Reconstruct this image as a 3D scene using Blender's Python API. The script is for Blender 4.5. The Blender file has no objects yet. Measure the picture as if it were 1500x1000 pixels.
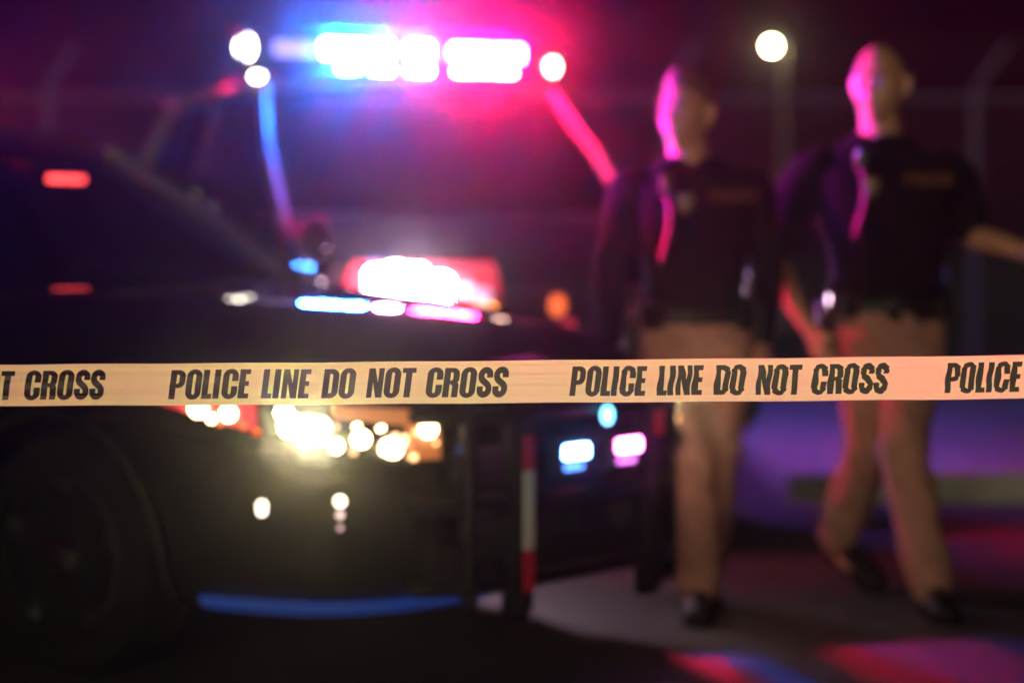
import bpy, bmesh, math, random
from mathutils import Vector, Matrix, noise
from mathutils.bvhtree import BVHTree
R = math.radians
random.seed(7)
S = bpy.context.scene
COL = S.collection

# ------------------------------------------------------------------ camera, sky, sun, exposure
CAM_Z = 1.215
cam_d = bpy.data.cameras.new('camera')
cam = bpy.data.objects.new('camera', cam_d)
COL.objects.link(cam)
cam.location = (0, 0, CAM_Z)
cam.rotation_euler = (R(90 - 2.264), 0, 0)
cam_d.lens = 85
cam_d.sensor_width = 36
cam_d.clip_start = 0.05
cam_d.clip_end = 500
cam_d.dof.use_dof = True
cam_d.dof.focus_distance = 4.26
cam_d.dof.aperture_fstop = 1.6
S.camera = cam

SUN_ELEV, SUN_AZ = 4.0, 193.0          # low soft glow from behind the photographer
world = bpy.data.worlds.new('World')
S.world = world
world.use_nodes = True
wn = world.node_tree
wn.nodes.clear()
sky = wn.nodes.new('ShaderNodeTexSky')
sky.sky_type = 'NISHITA'
sky.sun_disc = False
sky.sun_elevation = R(SUN_ELEV)
sky.sun_rotation = R(SUN_AZ)
tint = wn.nodes.new('ShaderNodeMix')
tint.data_type = 'RGBA'
tint.blend_type = 'MULTIPLY'
tint.inputs[0].default_value = 1.0
tint.inputs[7].default_value = (1.0, 0.05, 0.62, 1)      # city-lit night sky
bg = wn.nodes.new('ShaderNodeBackground')
bg.inputs['Strength'].default_value = 0.0025
wo = wn.nodes.new('ShaderNodeOutputWorld')
wn.links.new(sky.outputs[0], tint.inputs[6])
wn.links.new(tint.outputs[2], bg.inputs['Color'])
wn.links.new(bg.outputs[0], wo.inputs['Surface'])

sun_d = bpy.data.lights.new('sun', 'SUN')
sun_d.energy = 1.45
sun_d.angle = R(25)
sun_d.color = (1.0, 0.90, 0.48)
sun = bpy.data.objects.new('sun', sun_d)
COL.objects.link(sun)
sd = Vector((math.sin(R(SUN_AZ)) * math.cos(R(SUN_ELEV)), math.cos(R(SUN_AZ)) * math.cos(R(SUN_ELEV)), math.sin(R(SUN_ELEV))))
sun.rotation_euler = sd.to_track_quat('Z', 'Y').to_euler()
sun.location = sd * 40

S.render.engine = 'CYCLES'
S.view_settings.view_transform = 'Standard'
S.view_settings.look = 'None'
S.view_settings.exposure = 0.0
S.view_settings.gamma = 1.0
S.view_settings.use_curve_mapping = False
S.cycles.use_denoising = True
S.cycles.max_bounces = 6
S.cycles.volume_bounces = 0
S.cycles.transparent_max_bounces = 12
S.cycles.sample_clamp_indirect = 4.0
S.cycles.use_adaptive_sampling = False
S.cycles.caustics_reflective = False
S.cycles.caustics_refractive = False

# lamp radiances
BAR = 5000.0
BAR1 = 24000.0
HAZE = 0.0025
BEAM = 105.0

# ------------------------------------------------------------------ materials
def mat(name, col, rough=0.5, metal=0.0, var=0.15, scale=30.0, coat=0.0, bump=0.0, bscale=200.0, spec=0.5):
    m = bpy.data.materials.new(name)
    m.use_nodes = True
    nt = m.node_tree
    b = nt.nodes['Principled BSDF']
    tc = nt.nodes.new('ShaderNodeTexCoord')
    nz = nt.nodes.new('ShaderNodeTexNoise')
    nz.inputs['Scale'].default_value = scale
    nz.inputs['Detail'].default_value = 4
    nt.links.new(tc.outputs['Object'], nz.inputs['Vector'])
    rp = nt.nodes.new('ShaderNodeValToRGB')
    c = Vector(col[:3])
    lo, hi = c * (1 - var), c * (1 + var)
    rp.color_ramp.elements[0].position = 0.3
    rp.color_ramp.elements[1].position = 0.7
    rp.color_ramp.elements[0].color = (*lo, 1)
    rp.color_ramp.elements[1].color = (*[min(1, v) for v in hi], 1)
    nt.links.new(nz.outputs['Fac'], rp.inputs['Fac'])
    nt.links.new(rp.outputs['Color'], b.inputs['Base Color'])
    b.inputs['Roughness'].default_value = rough
    b.inputs['Metallic'].default_value = metal
    b.inputs['Specular IOR Level'].default_value = spec
    if coat:
        b.inputs['Coat Weight'].default_value = coat
        b.inputs['Coat Roughness'].default_value = 0.025
    if bump:
        n2 = nt.nodes.new('ShaderNodeTexNoise')
        n2.inputs['Scale'].default_value = bscale
        n2.inputs['Detail'].default_value = 3
        nt.links.new(tc.outputs['Object'], n2.inputs['Vector'])
        bp = nt.nodes.new('ShaderNodeBump')
        bp.inputs['Strength'].default_value = bump
        bp.inputs['Distance'].default_value = 0.01
        nt.links.new(n2.outputs['Fac'], bp.inputs['Height'])
        nt.links.new(bp.outputs['Normal'], b.inputs['Normal'])
    return m

def emit(name, col, strength):
    m = bpy.data.materials.new(name)
    m.use_nodes = True
    nt = m.node_tree
    b = nt.nodes['Principled BSDF']
    b.inputs['Base Color'].default_value = (*[0.3 * c + 0.1 for c in col], 1)
    b.inputs['Roughness'].default_value = 0.2
    b.inputs['Emission Color'].default_value = (*col, 1)
    b.inputs['Emission Strength'].default_value = strength
    return m

def glass_mat(name, tintc, rough=0.02):
    m = bpy.data.materials.new(name)
    m.use_nodes = True
    nt = m.node_tree
    nt.nodes.clear()
    out = nt.nodes.new('ShaderNodeOutputMaterial')
    mx = nt.nodes.new('ShaderNodeMixShader')
    tr = nt.nodes.new('ShaderNodeBsdfTransparent')
    tr.inputs[0].default_value = (*tintc, 1)
    gl = nt.nodes.new('ShaderNodeBsdfGlossy')
    gl.inputs['Roughness'].default_value = rough
    fr = nt.nodes.new('ShaderNodeFresnel')
    ge = nt.nodes.new('ShaderNodeNewGeometry')
    mr = nt.nodes.new('ShaderNodeMapRange')
    mr.inputs['To Min'].default_value = 1.5; mr.inputs['To Max'].default_value = 1 / 1.5
    nt.links.new(ge.outputs['Backfacing'], mr.inputs['Value'])
    nt.links.new(mr.outputs[0], fr.inputs['IOR'])
    nt.links.new(fr.outputs[0], mx.inputs[0])
    nt.links.new(tr.outputs[0], mx.inputs[1])
    nt.links.new(gl.outputs[0], mx.inputs[2])
    nt.links.new(mx.outputs[0], out.inputs['Surface'])
    return m

M = {}
M['black_paint'] = mat('black_paint', (0.002, 0.0017, 0.0022), 0.6, var=0.2, scale=3, coat=1.0, spec=0.0)
M['pillar_paint'] = mat('pillar_paint', (0.05, 0.045, 0.055), 0.35, var=0.1, scale=6, coat=0.6)
M['silver_paint'] = mat('silver_paint', (0.15, 0.145, 0.155), 0.5, var=0.05, scale=5, coat=0.0)
M['satin_black'] = mat('satin_black', (0.004, 0.0035, 0.0045), 0.9, var=0.2, scale=3, spec=0.0)
M['white_paint'] = mat('white_paint', (0.72, 0.72, 0.74), 0.35, var=0.04, scale=4, coat=0.8)
M['chrome'] = mat('chrome', (0.7, 0.7, 0.72), 0.12, 1.0, var=0.05)
M['dark_metal'] = mat('dark_metal', (0.02, 0.02, 0.022), 0.4, 0.6, var=0.3)
M['bar_metal'] = mat('bar_metal', (0.004, 0.0035, 0.0045), 0.4, 0.0, var=0.3, spec=0.12)
M['plastic'] = mat('plastic', (0.006, 0.006, 0.0065), 0.45, var=0.3)
M['rubber'] = mat('rubber', (0.005, 0.0045, 0.005), 0.9, var=0.3, bump=0.3, spec=0.1)
M['blue_sheen'] = emit('blue_sheen', (0.0, 0.15, 1.0), 0.11)
M['red_reflect'] = mat('red_reflect', (0.55, 0.01, 0.02), 0.3, var=0.1)
M['white_reflect'] = mat('white_reflect', (0.62, 0.6, 0.6), 0.4, var=0.05)
M['glass'] = glass_mat('glass', (0.5, 0.5, 0.54))
M['dark_glass'] = glass_mat('dark_glass', (0.16, 0.16, 0.18))
M['interior'] = mat('interior', (0.015, 0.014, 0.016), 0.7, var=0.3)
M['skin'] = mat('skin', (0.33, 0.15, 0.11), 0.5, var=0.08, scale=18, bump=0.05)
M['hair'] = mat('hair', (0.06, 0.028, 0.02), 0.55, var=0.4, scale=90, bump=0.6, bscale=140)
M['stubble'] = mat('stubble', (0.30, 0.16, 0.11), 0.5, var=0.1, scale=120)
M['eye_white'] = mat('eye_white', (0.3, 0.28, 0.27), 0.15, var=0.05)
M['iris'] = mat('iris', (0.03, 0.02, 0.015), 0.1, var=0.2)
M['lip'] = mat('lip', (0.30, 0.11, 0.09), 0.45, var=0.1)
M['shirt'] = mat('shirt', (0.006, 0.005, 0.008), 1.0, var=0.3, scale=60, bump=0.2, spec=0.05)
M['vest'] = mat('vest', (0.004, 0.0035, 0.005), 1.0, var=0.3, scale=80, bump=0.3, spec=0.05)
M['khaki'] = mat('khaki', (0.23, 0.11, 0.10), 0.95, var=0.15, scale=14, bump=0.3, bscale=300, spec=0.1)
M['leather'] = mat('leather', (0.006, 0.005, 0.006), 0.45, var=0.3, bump=0.1, spec=0.15)
M['gold'] = mat('gold', (0.08, 0.028, 0.006), 0.7, 0.0, var=0.15, spec=0.1)
M['badge_metal'] = mat('badge_metal', (0.13, 0.085, 0.06), 0.5, 0.3, var=0.1)
M['ink'] = mat('ink', (0.018, 0.004, 0.008), 0.45, var=0.2)
M['galv'] = mat('galv', (0.05, 0.05, 0.052), 0.7, 0.1, var=0.2)
M['pole_paint'] = mat('pole_paint', (0.10, 0.10, 0.10), 0.5, 0.2, var=0.2)
M['concrete'] = mat('concrete', (0.26, 0.25, 0.25), 0.85, var=0.2, scale=5, bump=0.4, bscale=60)

M['led_blue'] = emit('led_blue', (0.010, 0.13, 1.0), BAR)
M['led_red'] = emit('led_red', (1.0, 0.003, 0.07), BAR)
M['led_pink'] = emit('led_pink', (1.0, 0.12, 0.5), BAR * 0.5)
M['led_blue_low'] = emit('led_blue_low', (0.02, 0.25, 1.0), BAR * 0.25)
M['led_red_low'] = emit('led_red_low', (1.0, 0.05, 0.06), BAR * 0.2)
M['led_blue_near'] = emit('led_blue_near', (0.10, 0.02, 1.0), BAR1)
M['led_red_near'] = emit('led_red_near', (1.0, 0.004, 0.12), BAR1)
M['led_white'] = emit('led_white', (1.0, 0.86, 0.70), 40)
M['led_alley'] = emit('led_alley', (1.0, 0.9, 0.72), 30)
M['led_end'] = emit('led_end', (1.0, 0.62, 0.45), 26)
M['lens_blue'] = emit('lens_blue', (0.10, 0.25, 1.0), 0.9)
M['lens_red'] = emit('lens_red', (1.0, 0.02, 0.10), 0.7)
M['lens_white'] = emit('lens_white', (0.8, 0.6, 1.0), 0.8)
M['head_warm'] = emit('head_warm', (1.0, 0.70, 0.36), 22)
M['head_glow'] = emit('head_glow', (1.0, 0.28, 0.05), 0.38)
M['bead_dim'] = emit('bead_dim', (1.0, 0.52, 0.22), 4)
M['bead_faint'] = emit('bead_faint', (1.0, 0.45, 0.25), 1.2)
M['head_red'] = emit('head_red', (1.0, 0.015, 0.05), 0.75)  # red light reflected in the headlight corners, put in as emission
M['head_white'] = emit('head_white', (0.95, 0.66, 0.85), 150)
M['head_cream'] = emit('head_cream', (1.0, 0.62, 0.40), 5)
M['amber'] = emit('amber', (1.0, 0.36, 0.06), 7)
M['amber_dim'] = emit('amber_dim', (1.0, 0.16, 0.03), 1.3)
M['push_blue'] = emit('push_blue', (0.12, 0.30, 1.0), 70)
M['push_pink'] = emit('push_pink', (1.0, 0.10, 0.60), 70)
M['glint'] = emit('glint', (1.0, 0.85, 0.66), 5)
M['glint_dim'] = emit('glint_dim', (1.0, 0.7, 0.62), 1.8)
M['glint_faint'] = emit('glint_faint', (1.0, 0.6, 0.6), 0.9)
M['push_blue_low'] = emit('push_blue_low', (0.08, 0.25, 1.0), 5)
M['push_pink_low'] = emit('push_pink_low', (0.7, 0.16, 0.8), 4)
M['leg_light'] = emit('leg_light', (1.0, 0.74, 0.42), 260)
M['cyan_glow'] = emit('cyan_glow', (0.15, 0.6, 1.0), 8)
M['visor_red'] = emit('visor_red', (1.0, 0.06, 0.05), 30)
M['lamp_lens'] = emit('lamp_lens', (1.0, 0.80, 0.42), 160)

# ------------------------------------------------------------------ mesh helpers
class MB:
    def __init__(s):
        s.v = []; s.f = []
    def add(s, vs, fs):
        o = len(s.v)
        s.v += [tuple(v) for v in vs]
        s.f += [tuple(i + o for i in f) for f in fs]
        return s
    def box(s, c, d, rot=None):
        x, y, z = [k / 2 for k in d]
        vs = [Vector((i, j, k)) for i in (-x, x) for j in (-y, y) for k in (-z, z)]
        if rot is not None: vs = [rot @ v for v in vs]
        c = Vector(c)
        return s.add([v + c for v in vs], [(0, 1, 3, 2), (4, 6, 7, 5), (0, 4, 5, 1), (2, 3, 7, 6), (0, 2, 6, 4), (1, 5, 7, 3)])
    def bbox(s, c, d, b=0.01, rot=None):
        """box with chamfered edges"""
        bm = bmesh.new()
        bmesh.ops.create_cube(bm, size=1)
        bmesh.ops.scale(bm, vec=Vector(d), verts=bm.verts)
        bmesh.ops.bevel(bm, geom=bm.edges[:], offset=b, segments=2, affect='EDGES', profile=0.5)
        if rot is not None: bmesh.ops.transform(bm, matrix=rot.to_4x4() if isinstance(rot, Matrix) else rot.to_matrix().to_4x4(), verts=bm.verts)
        bmesh.ops.translate(bm, vec=Vector(c), verts=bm.verts)
        bm.verts.index_update()
        s.add([v.co.copy() for v in bm.verts], [tuple(v.index for v in f.verts) for f in bm.faces])
        bm.free()
        return s
    def rings(s, rings, cap=True):
        n = len(rings[0])
        vs = [p for r in rings for p in r]
        fs = []
        for i in range(len(rings) - 1):
            for j in range(n):
                k = (j + 1) % n
                fs.append((i * n + j, i * n + k, (i + 1) * n + k, (i + 1) * n + j))
        if cap:
            fs.append(tuple(range(n))[::-1])
            fs.append(tuple((len(rings) - 1) * n + j for j in range(n)))
        return s.add(vs, fs)
    def tube(s, path, r, n=10, sq=None, ends=False):
        """tube through path; r number or list; sq=(a,b) gives an elliptical section; ends rounds both ends"""
        path = [Vector(p) for p in path]
        rr = list(r) if isinstance(r, (list, tuple)) else [r] * len(path)
        if ends:
            a, b = path[0] - path[1], path[-1] - path[-2]
            a.normalize(); b.normalize()
            pre = [(path[0] + a * rr[0] * q, rr[0] * w) for q, w in ((0.97, 0.25), (0.8, 0.6), (0.5, 0.87))]
            post = [(path[-1] + b * rr[-1] * q, rr[-1] * w) for q, w in ((0.5, 0.87), (0.8, 0.6), (0.97, 0.25))]
            path = [p for p, _ in pre] + path + [p for p, _ in post]
            rr = [w for _, w in pre] + rr + [w for _, w in post]
        rings = []
        up = None
        for i, p in enumerate(path):
            t = (path[min(i + 1, len(path) - 1)] - path[max(i - 1, 0)]).normalized()
            if up is None:
                up = Vector((0, 1, 0)) if abs(t.y) < 0.9 else Vector((1, 0, 0))
            a = t.cross(up).normalized()
            b = a.cross(t).normalized()
            up = b
            sx, sy = sq if sq else (1, 1)
            rings.append([p + a * math.cos(2 * math.pi * k / n) * rr[i] * sx + b * math.sin(2 * math.pi * k / n) * rr[i] * sy for k in range(n)])
        return s.rings(rings)
    def lathe(s, prof, axis='y', n=32, c=(0, 0, 0)):
        c = Vector(c)
        rings = []
        for (r, h) in prof:
            ring = []
            for k in range(n):
                a = 2 * math.pi * k / n
                if axis == 'y': ring.append(c + Vector((r * math.cos(a), h, r * math.sin(a))))
                elif axis == 'z': ring.append(c + Vector((r * math.cos(a), r * math.sin(a), h)))
                else: ring.append(c + Vector((h, r * math.cos(a), r * math.sin(a))))
            rings.append(ring)
        return s.rings(rings)
    def ball(s, c, r, n=12, m=8):
        c = Vector(c)
        r = Vector(r) if not isinstance(r, (int, float)) else Vector((r, r, r))
        rings = []
        for i in range(1, m):
            t = math.pi * i / m
            rings.append([c + Vector((r.x * math.sin(t) * math.cos(2 * math.pi * k / n), r.y * math.sin(t) * math.sin(2 * math.pi * k / n), r.z * math.cos(t))) for k in range(n)])
        return s.rings(rings)
    def grid(s, rows, thick=0.0, backrows=None):
        """rows of points -> sheet; with thick a closed slab (offset along the sheet normal)"""
        nr, nc = len(rows), len(rows[0])
        top = [Vector(p) for r in rows for p in r]
        fs = [(i * nc + j, i * nc + j + 1, (i + 1) * nc + j + 1, (i + 1) * nc + j) for i in range(nr - 1) for j in range(nc - 1)]
        if not thick: return s.add(top, fs)
        nrm = [Vector() for _ in top]
        for f in fs:
            q = (top[f[2]] - top[f[0]]).cross(top[f[3]] - top[f[1]])
            for i in f: nrm[i] += q
        back = [p - n.normalized() * thick for p, n in zip(top, nrm)] if backrows is None else [Vector(p) for r in backrows for p in r]
        o = len(top)
        fs += [tuple(i + o for i in f[::-1]) for f in fs]
        bd = [j for j in range(nc)] + [i * nc + nc - 1 for i in range(1, nr)] + [(nr - 1) * nc + j for j in range(nc - 2, -1, -1)] + [i * nc for i in range(nr - 2, 0, -1)]
        for a, b in zip(bd, bd[1:] + bd[:1]): fs.append((b, a, a + o, b + o))
        return s.add(top + back, fs)
    def mesh(s, name, smooth=True):
        me = bpy.data.meshes.new(name)
        me.from_pydata(s.v, [], s.f)
        bm = bmesh.new(); bm.from_mesh(me)
        bmesh.ops.recalc_face_normals(bm, faces=bm.faces)
        bm.to_mesh(me); bm.free()
        if smooth:
            me.polygons.foreach_set('use_smooth', [True] * len(me.polygons))
            me.set_sharp_from_angle(angle=R(40))
        return me
    def build(s, name, m, parent=None, smooth=True):
        return link(name, s.mesh(name, smooth), m, parent)

def link(name, me, m, parent=None):
    o = bpy.data.objects.new(name, me)
    if m is not None:
        me.materials.clear()
        me.materials.append(m)
    COL.objects.link(o)
    if parent: o.parent = parent
    return o

def tag(o, label=None, cat=None, group=None, kind=None):
    for k, v in (('label', label), ('category', cat), ('group', group), ('kind', kind)):
        if v: o[k] = v
    return o

def empty(name, loc, rz=0):
    o = bpy.data.objects.new(name, None)
    COL.objects.link(o)
    o.location = loc
    o.rotation_euler = (0, 0, rz)
    o.empty_display_size = 0.2
    return o

def bake(me, mods):
    """run modifiers on a mesh, return the new mesh"""
    o = bpy.data.objects.new('tmp', me)
    COL.objects.link(o)
    extra = []
    for typ, kw in mods:
        md = o.modifiers.new(typ, typ)
        for k, v in kw.items(): setattr(md, k, v)
    dg = bpy.context.evaluated_depsgraph_get()
    dg.update()
    r = bpy.data.meshes.new_from_object(o.evaluated_get(dg))
    bpy.data.objects.remove(o)
    return r

def smooth_mesh(me, ang=180):
    me.polygons.foreach_set('use_smooth', [True] * len(me.polygons))
    if ang < 180: me.set_sharp_from_angle(angle=R(ang))
    return me

# ------------------------------------------------------------------ condensed heavy italic lettering
def arc(cx, cy, rx, ry, a0, a1, n=9):
    return [(cx + rx * math.cos(R(a0 + (a1 - a0) * i / n)), cy + ry * math.sin(R(a0 + (a1 - a0) * i / n))) for i in range(n + 1)]
ST, BARH = 0.225, 0.165
def rrect(x0, y0, x1, y1, r, ry=None):
    ry = ry or r
    return arc(x1 - r, y1 - ry, r, ry, 0, 90) + arc(x0 + r, y1 - ry, r, ry, 90, 180) + arc(x0 + r, y0 + ry, r, ry, 180, 270) + arc(x1 - r, y0 + ry, r, ry, 270, 360)
def stroke(path, w):
    L, Rr = [], []
    for i, p in enumerate(path):
        a = Vector(path[max(i - 1, 0)]); b = Vector(path[min(i + 1, len(path) - 1)])
        t = (b - a).normalized()
        n = Vector((-t.y, t.x)) * w / 2
        L.append((p[0] + n.x, p[1] + n.y)); Rr.append((p[0] - n.x, p[1] - n.y))
    return L + Rr[::-1]
def glyph(ch):
    """(list of outlines, width) at cap height 1"""
    if ch == 'I': return [[(0, 0), (ST, 0), (ST, 1), (0, 1)]], ST
    if ch == 'L': return [[(0, 0), (.37, 0), (.37, BARH), (ST, BARH), (ST, 1), (0, 1)]], .37
    if ch == 'E': return [[(0, 0), (.39, 0), (.39, BARH), (ST, BARH), (ST, .43), (.36, .43), (.36, .59), (ST, .59), (ST, 1 - BARH), (.39, 1 - BARH), (.39, 1), (0, 1)]], .39
    if ch == 'T': return [[(.13, 0), (.13 + ST, 0), (.13 + ST, 1 - BARH), (.485, 1 - BARH), (.485, 1), (0, 1), (0, 1 - BARH), (.13, 1 - BARH)]], .485
    if ch == 'N': return [[(0, 0), (.19, 0), (.19, .53), (.335, 0), (.555, 0), (.555, 1), (.365, 1), (.365, .52), (.22, 1), (0, 1)]], .555
    if ch == 'O': return [rrect(0, -.02, .565, 1.02, .27, .25), rrect(.228, .14, .337, .86, .054, .07)], .565
    if ch == 'D': return [[(0, 0)] + arc(.30, .24, .265, .24, 270, 360) + arc(.30, .76, .265, .24, 0, 90) + [(0, 1)], [(ST, BARH)] + arc(ST + .04, BARH + .07, .075, .07, 270, 360) + arc(ST + .04, 1 - BARH - .07, .075, .07, 0, 90) + [(ST, 1 - BARH)]], .565
    if ch == 'P': return [[(0, 0), (ST, 0), (ST, .38), (.30, .38)] + arc(.30, .60, .25, .22, 270, 360) + arc(.30, .78, .25, .22, 0, 90) + [(0, 1)], [(ST, .53)] + arc(ST + .03, .60, .075, .07, 270, 360) + arc(ST + .03, .78, .075, .07, 0, 90) + [(ST, .85)]], .55
    if ch == 'R': return [[(0, 0), (ST, 0), (ST, .44), (.27, .44), (.325, .38), (.325, 0), (.55, 0), (.55, .40), (.535, .46), (.50, .50), (.545, .57)] + arc(.30, .78, .25, .22, 0, 90) + [(0, 1)], [(ST, .57)] + arc(ST + .03, .63, .07, .06, 270, 360) + arc(ST + .03, .79, .07, .06, 0, 90) + [(ST, .85)]], .55
    if ch == 'C': return [[(.565, .60), (.565, .77)] + arc(.2825, .77, .2825, .25, 0, 180, 14) + arc(.2825, .23, .2825, .25, 180, 360, 14) + [(.565, .42), (.337, .42), (.337, .20)] + arc(.2825, .20, .0545, .06, 360, 180, 8) + arc(.2825, .80, .0545, .06, 180, 0, 8) + [(.337, .60)]], .565
    if ch == 'S':
        p = [(.43, .66)] + arc(.275, .755, .155, .16, 0, 180, 12)
        p += [(.12, .71), (.135, .645), (.18, .575), (.275, .50), (.37, .425), (.415, .355), (.43, .29)]
        p += arc(.275, .245, .155, .16, 0, -180, 12) + [(.12, .36)]
        return [stroke(p, .215)], .55
ADV = {'P': .60, 'O': .605, 'L': .415, 'I': .315, 'C': .605, 'E': .45, 'N': .61, 'D': .605, 'T': .50, 'R': .60, 'S': .56, ' ': .41}
def text_mesh(txt, place, slant=0.14):
    """place(x, y) maps letter space to 3-D; x runs 0..1 over the phrase width, y 0..1 over the caps"""
    total = sum(ADV[c] for c in txt)
    cu = bpy.data.curves.new('t', 'CURVE')
    cu.dimensions = '2D'
    cu.fill_mode = 'BOTH'
    x = 0
    for ch in txt:
        if ch != ' ':
            for out in glyph(ch)[0]:
                dense = []
                for a, b in zip(out, out[1:] + out[:1]):
                    k = max(1, int(math.hypot(a[0] - b[0], a[1] - b[1]) / 0.12))
                    dense += [(a[0] + (b[0] - a[0]) * i / k, a[1] + (b[1] - a[1]) * i / k) for i in range(k)]
                sp = cu.splines.new('POLY')
                sp.points.add(len(dense) - 1)
                for q, (px, py) in zip(sp.points, dense): q.co = (x + px + slant * py, py, 0, 1)
                sp.use_cyclic_u = True
        x += ADV[ch]
    o = bpy.data.objects.new('t', cu)
    COL.objects.link(o)
    dg = bpy.context.evaluated_depsgraph_get(); dg.update()
    me = bpy.data.meshes.new_from_object(o.evaluated_get(dg))
    bpy.data.objects.remove(o)
    for v in me.vertices: v.co = place(v.co.x / total, v.co.y)
    return me

# ------------------------------------------------------------------ setting
def asphalt_mat():
    m = bpy.data.materials.new('asphalt')
    m.use_nodes = True
    nt = m.node_tree
    b = nt.nodes['Principled BSDF']
    tc = nt.nodes.new('ShaderNodeTexCoord')
    n1 = nt.nodes.new('ShaderNodeTexNoise'); n1.inputs['Scale'].default_value = 0.9; n1.inputs['Detail'].default_value = 5
    n2 = nt.nodes.new('ShaderNodeTexNoise'); n2.inputs['Scale'].default_value = 90; n2.inputs['Detail'].default_value = 3
    vo = nt.nodes.new('ShaderNodeTexVoronoi'); vo.inputs['Scale'].default_value = 140
    for n in (n1, n2, vo): nt.links.new(tc.outputs['Object'], n.inputs['Vector'])
    rp = nt.nodes.new('ShaderNodeValToRGB')
    rp.color_ramp.elements[0].position = 0.33; rp.color_ramp.elements[0].color = (0.040, 0.032, 0.036, 1)
    rp.color_ramp.elements[1].position = 0.68; rp.color_ramp.elements[1].color = (0.088, 0.072, 0.078, 1)
    nt.links.new(n1.outputs['Fac'], rp.inputs['Fac'])
    mx = nt.nodes.new('ShaderNodeMix'); mx.data_type = 'RGBA'; mx.blend_type = 'MULTIPLY'; mx.inputs[0].default_value = 0.7
    nt.links.new(rp.outputs['Color'], mx.inputs[6])
    nt.links.new(n2.outputs['Fac'], mx.inputs[7])
    nt.links.new(mx.outputs[2], b.inputs['Base Color'])
    r2 = nt.nodes.new('ShaderNodeMapRange')
    r2.inputs['To Min'].default_value = 0.42; r2.inputs['To Max'].default_value = 0.75
    nt.links.new(n1.outputs['Fac'], r2.inputs['Value'])
    nt.links.new(r2.outputs[0], b.inputs['Roughness'])
    bp = nt.nodes.new('ShaderNodeBump'); bp.inputs['Strength'].default_value = 0.5; bp.inputs['Distance'].default_value = 0.006
    nt.links.new(vo.outputs['Distance'], bp.inputs['Height'])
    nt.links.new(bp.outputs['Normal'], b.inputs['Normal'])
    return m
M['asphalt'] = asphalt_mat()
M['soil'] = mat('soil', (0.035, 0.045, 0.02), 0.95, var=0.4, scale=3, bump=0.8, bscale=40)

tag(MB().grid([[(-120, -40, 0), (120, -40, 0)], [(-120, 200, 0), (120, 200, 0)]]).build('ground', M['asphalt']), kind='structure')
KERB_Y, KERB_X = 11.4, 1.3
kb = empty('kerb', (0, KERB_Y, 0)); tag(kb, kind='structure')
for i in range(16):
    x = KERB_X + i * 1.5
    MB().bbox((x + .75, .09 + random.uniform(-.004, .004), .065), (1.488, .18, .16), .015).build('kerb_stone', M['concrete'], kb)
for i in range(4):
    MB().bbox((KERB_X + .09 + random.uniform(-.004, .004), .19 + 1.5 * i + .75, .065), (.18, 1.488, .16), .015).build('kerb_stone', M['concrete'], kb)
pv = empty('pavement', (KERB_X + .19, KERB_Y + .19, 0)); tag(pv, kind='structure')
for i in range(12):
    for j in range(3):
        MB().bbox((i * 2 + 1, j * 2 + 1, .055 + random.uniform(-.002, .002)), (1.985, 1.985, .15), .012).build('paving_slab', M['concrete'], pv)
tag(MB().grid([[(-110, KERB_Y + 6.3, .004), (110, KERB_Y + 6.3, .004)], [(-110, 190, .3), (110, 190, .3)]]).build('verge', M['soil']), kind='structure')

# chain-link security fence with angled barbed-wire arms
FY, FH = 22.0, 2.62
fence = empty('security_fence', (0, FY, 0))
tag(fence, 'tall chain link fence with angled barbed wire arms behind the pavement', 'fence')
posts = [-12.6 + 2.8 * i for i in range(10)]
for x in posts:
    MB().tube([(x, 0, -.3), (x, 0, FH)], .045, 12).build('post', M['galv'], fence)
    MB().tube([(x, 0, FH - .02), (x + .02, -.05, FH + .06), (x + .28, -.12, FH + .42)], [.035, .035, .022], 8, ends=True).build('barb_arm', M['galv'], fence)
for z in (.12, FH - .06):
    MB().tube([(posts[0], -.05, z), (posts[-1], -.05, z)], .024, 8).build('rail', M['galv'], fence)
for q in (.35, .68, 1.0):
    MB().tube([(posts[0] + .28 * q, -.12 * q, FH + .42 * q + .02), (posts[-1] + .28 * q, -.12 * q, FH + .42 * q + .02)], .005, 4).build('barbed_wire', M['galv'], fence)
wires = MB()
x = posts[0] - 2.4
while x < posts[-1]:
    for sgn in (1, -1):
        za, zb = .14, FH - .08
        xa, xb = x, x + (zb - za)
        lo, hi = max(xa, posts[0]), min(xb, posts[-1])
        if hi > lo:
            p0 = (lo, -.085 + .004 * sgn, za + (lo - xa)); p1 = (hi, -.085 + .004 * sgn, za + (hi - xa))
            if sgn < 0: p0 = (lo, p0[1], zb - (lo - xa)); p1 = (hi, p1[1], zb - (hi - xa))
            wires.tube([p0, p1], .0022, 3)
    x += .085
tag(wires.build('chain_mesh', M['galv'], fence), kind='stuff')

# street lamp far off
lamp = empty('street_lamp', (3.92, 35.0, -.10))
tag(lamp, 'lit street lamp with warm globe far behind the two people', 'street lamp')
MB().lathe([(.16, 0), (.16, .05), (.11, .1), (.085, .35), (.06, 1.2), (.045, 4.25)], 'z', 16).build('pole', M['pole_paint'], lamp)
MB().tube([(0, 0, 4.22), (-.03, -.04, 4.36), (-.12, -.12, 4.40), (-.2, -.2, 4.36)], .03, 8, ends=True).build('arm', M['pole_paint'], lamp)
MB().lathe([(.03, .20), (.12, .17), (.17, .10), (.18, .06)], 'z', 20, (-.2, -.2, 4.16)).build('shade', M['pole_paint'], lamp)
MB().ball((-.2, -.2, 4.17), (.055, .055, .05), 16, 10).build('globe', M['lamp_lens'], lamp)

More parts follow.
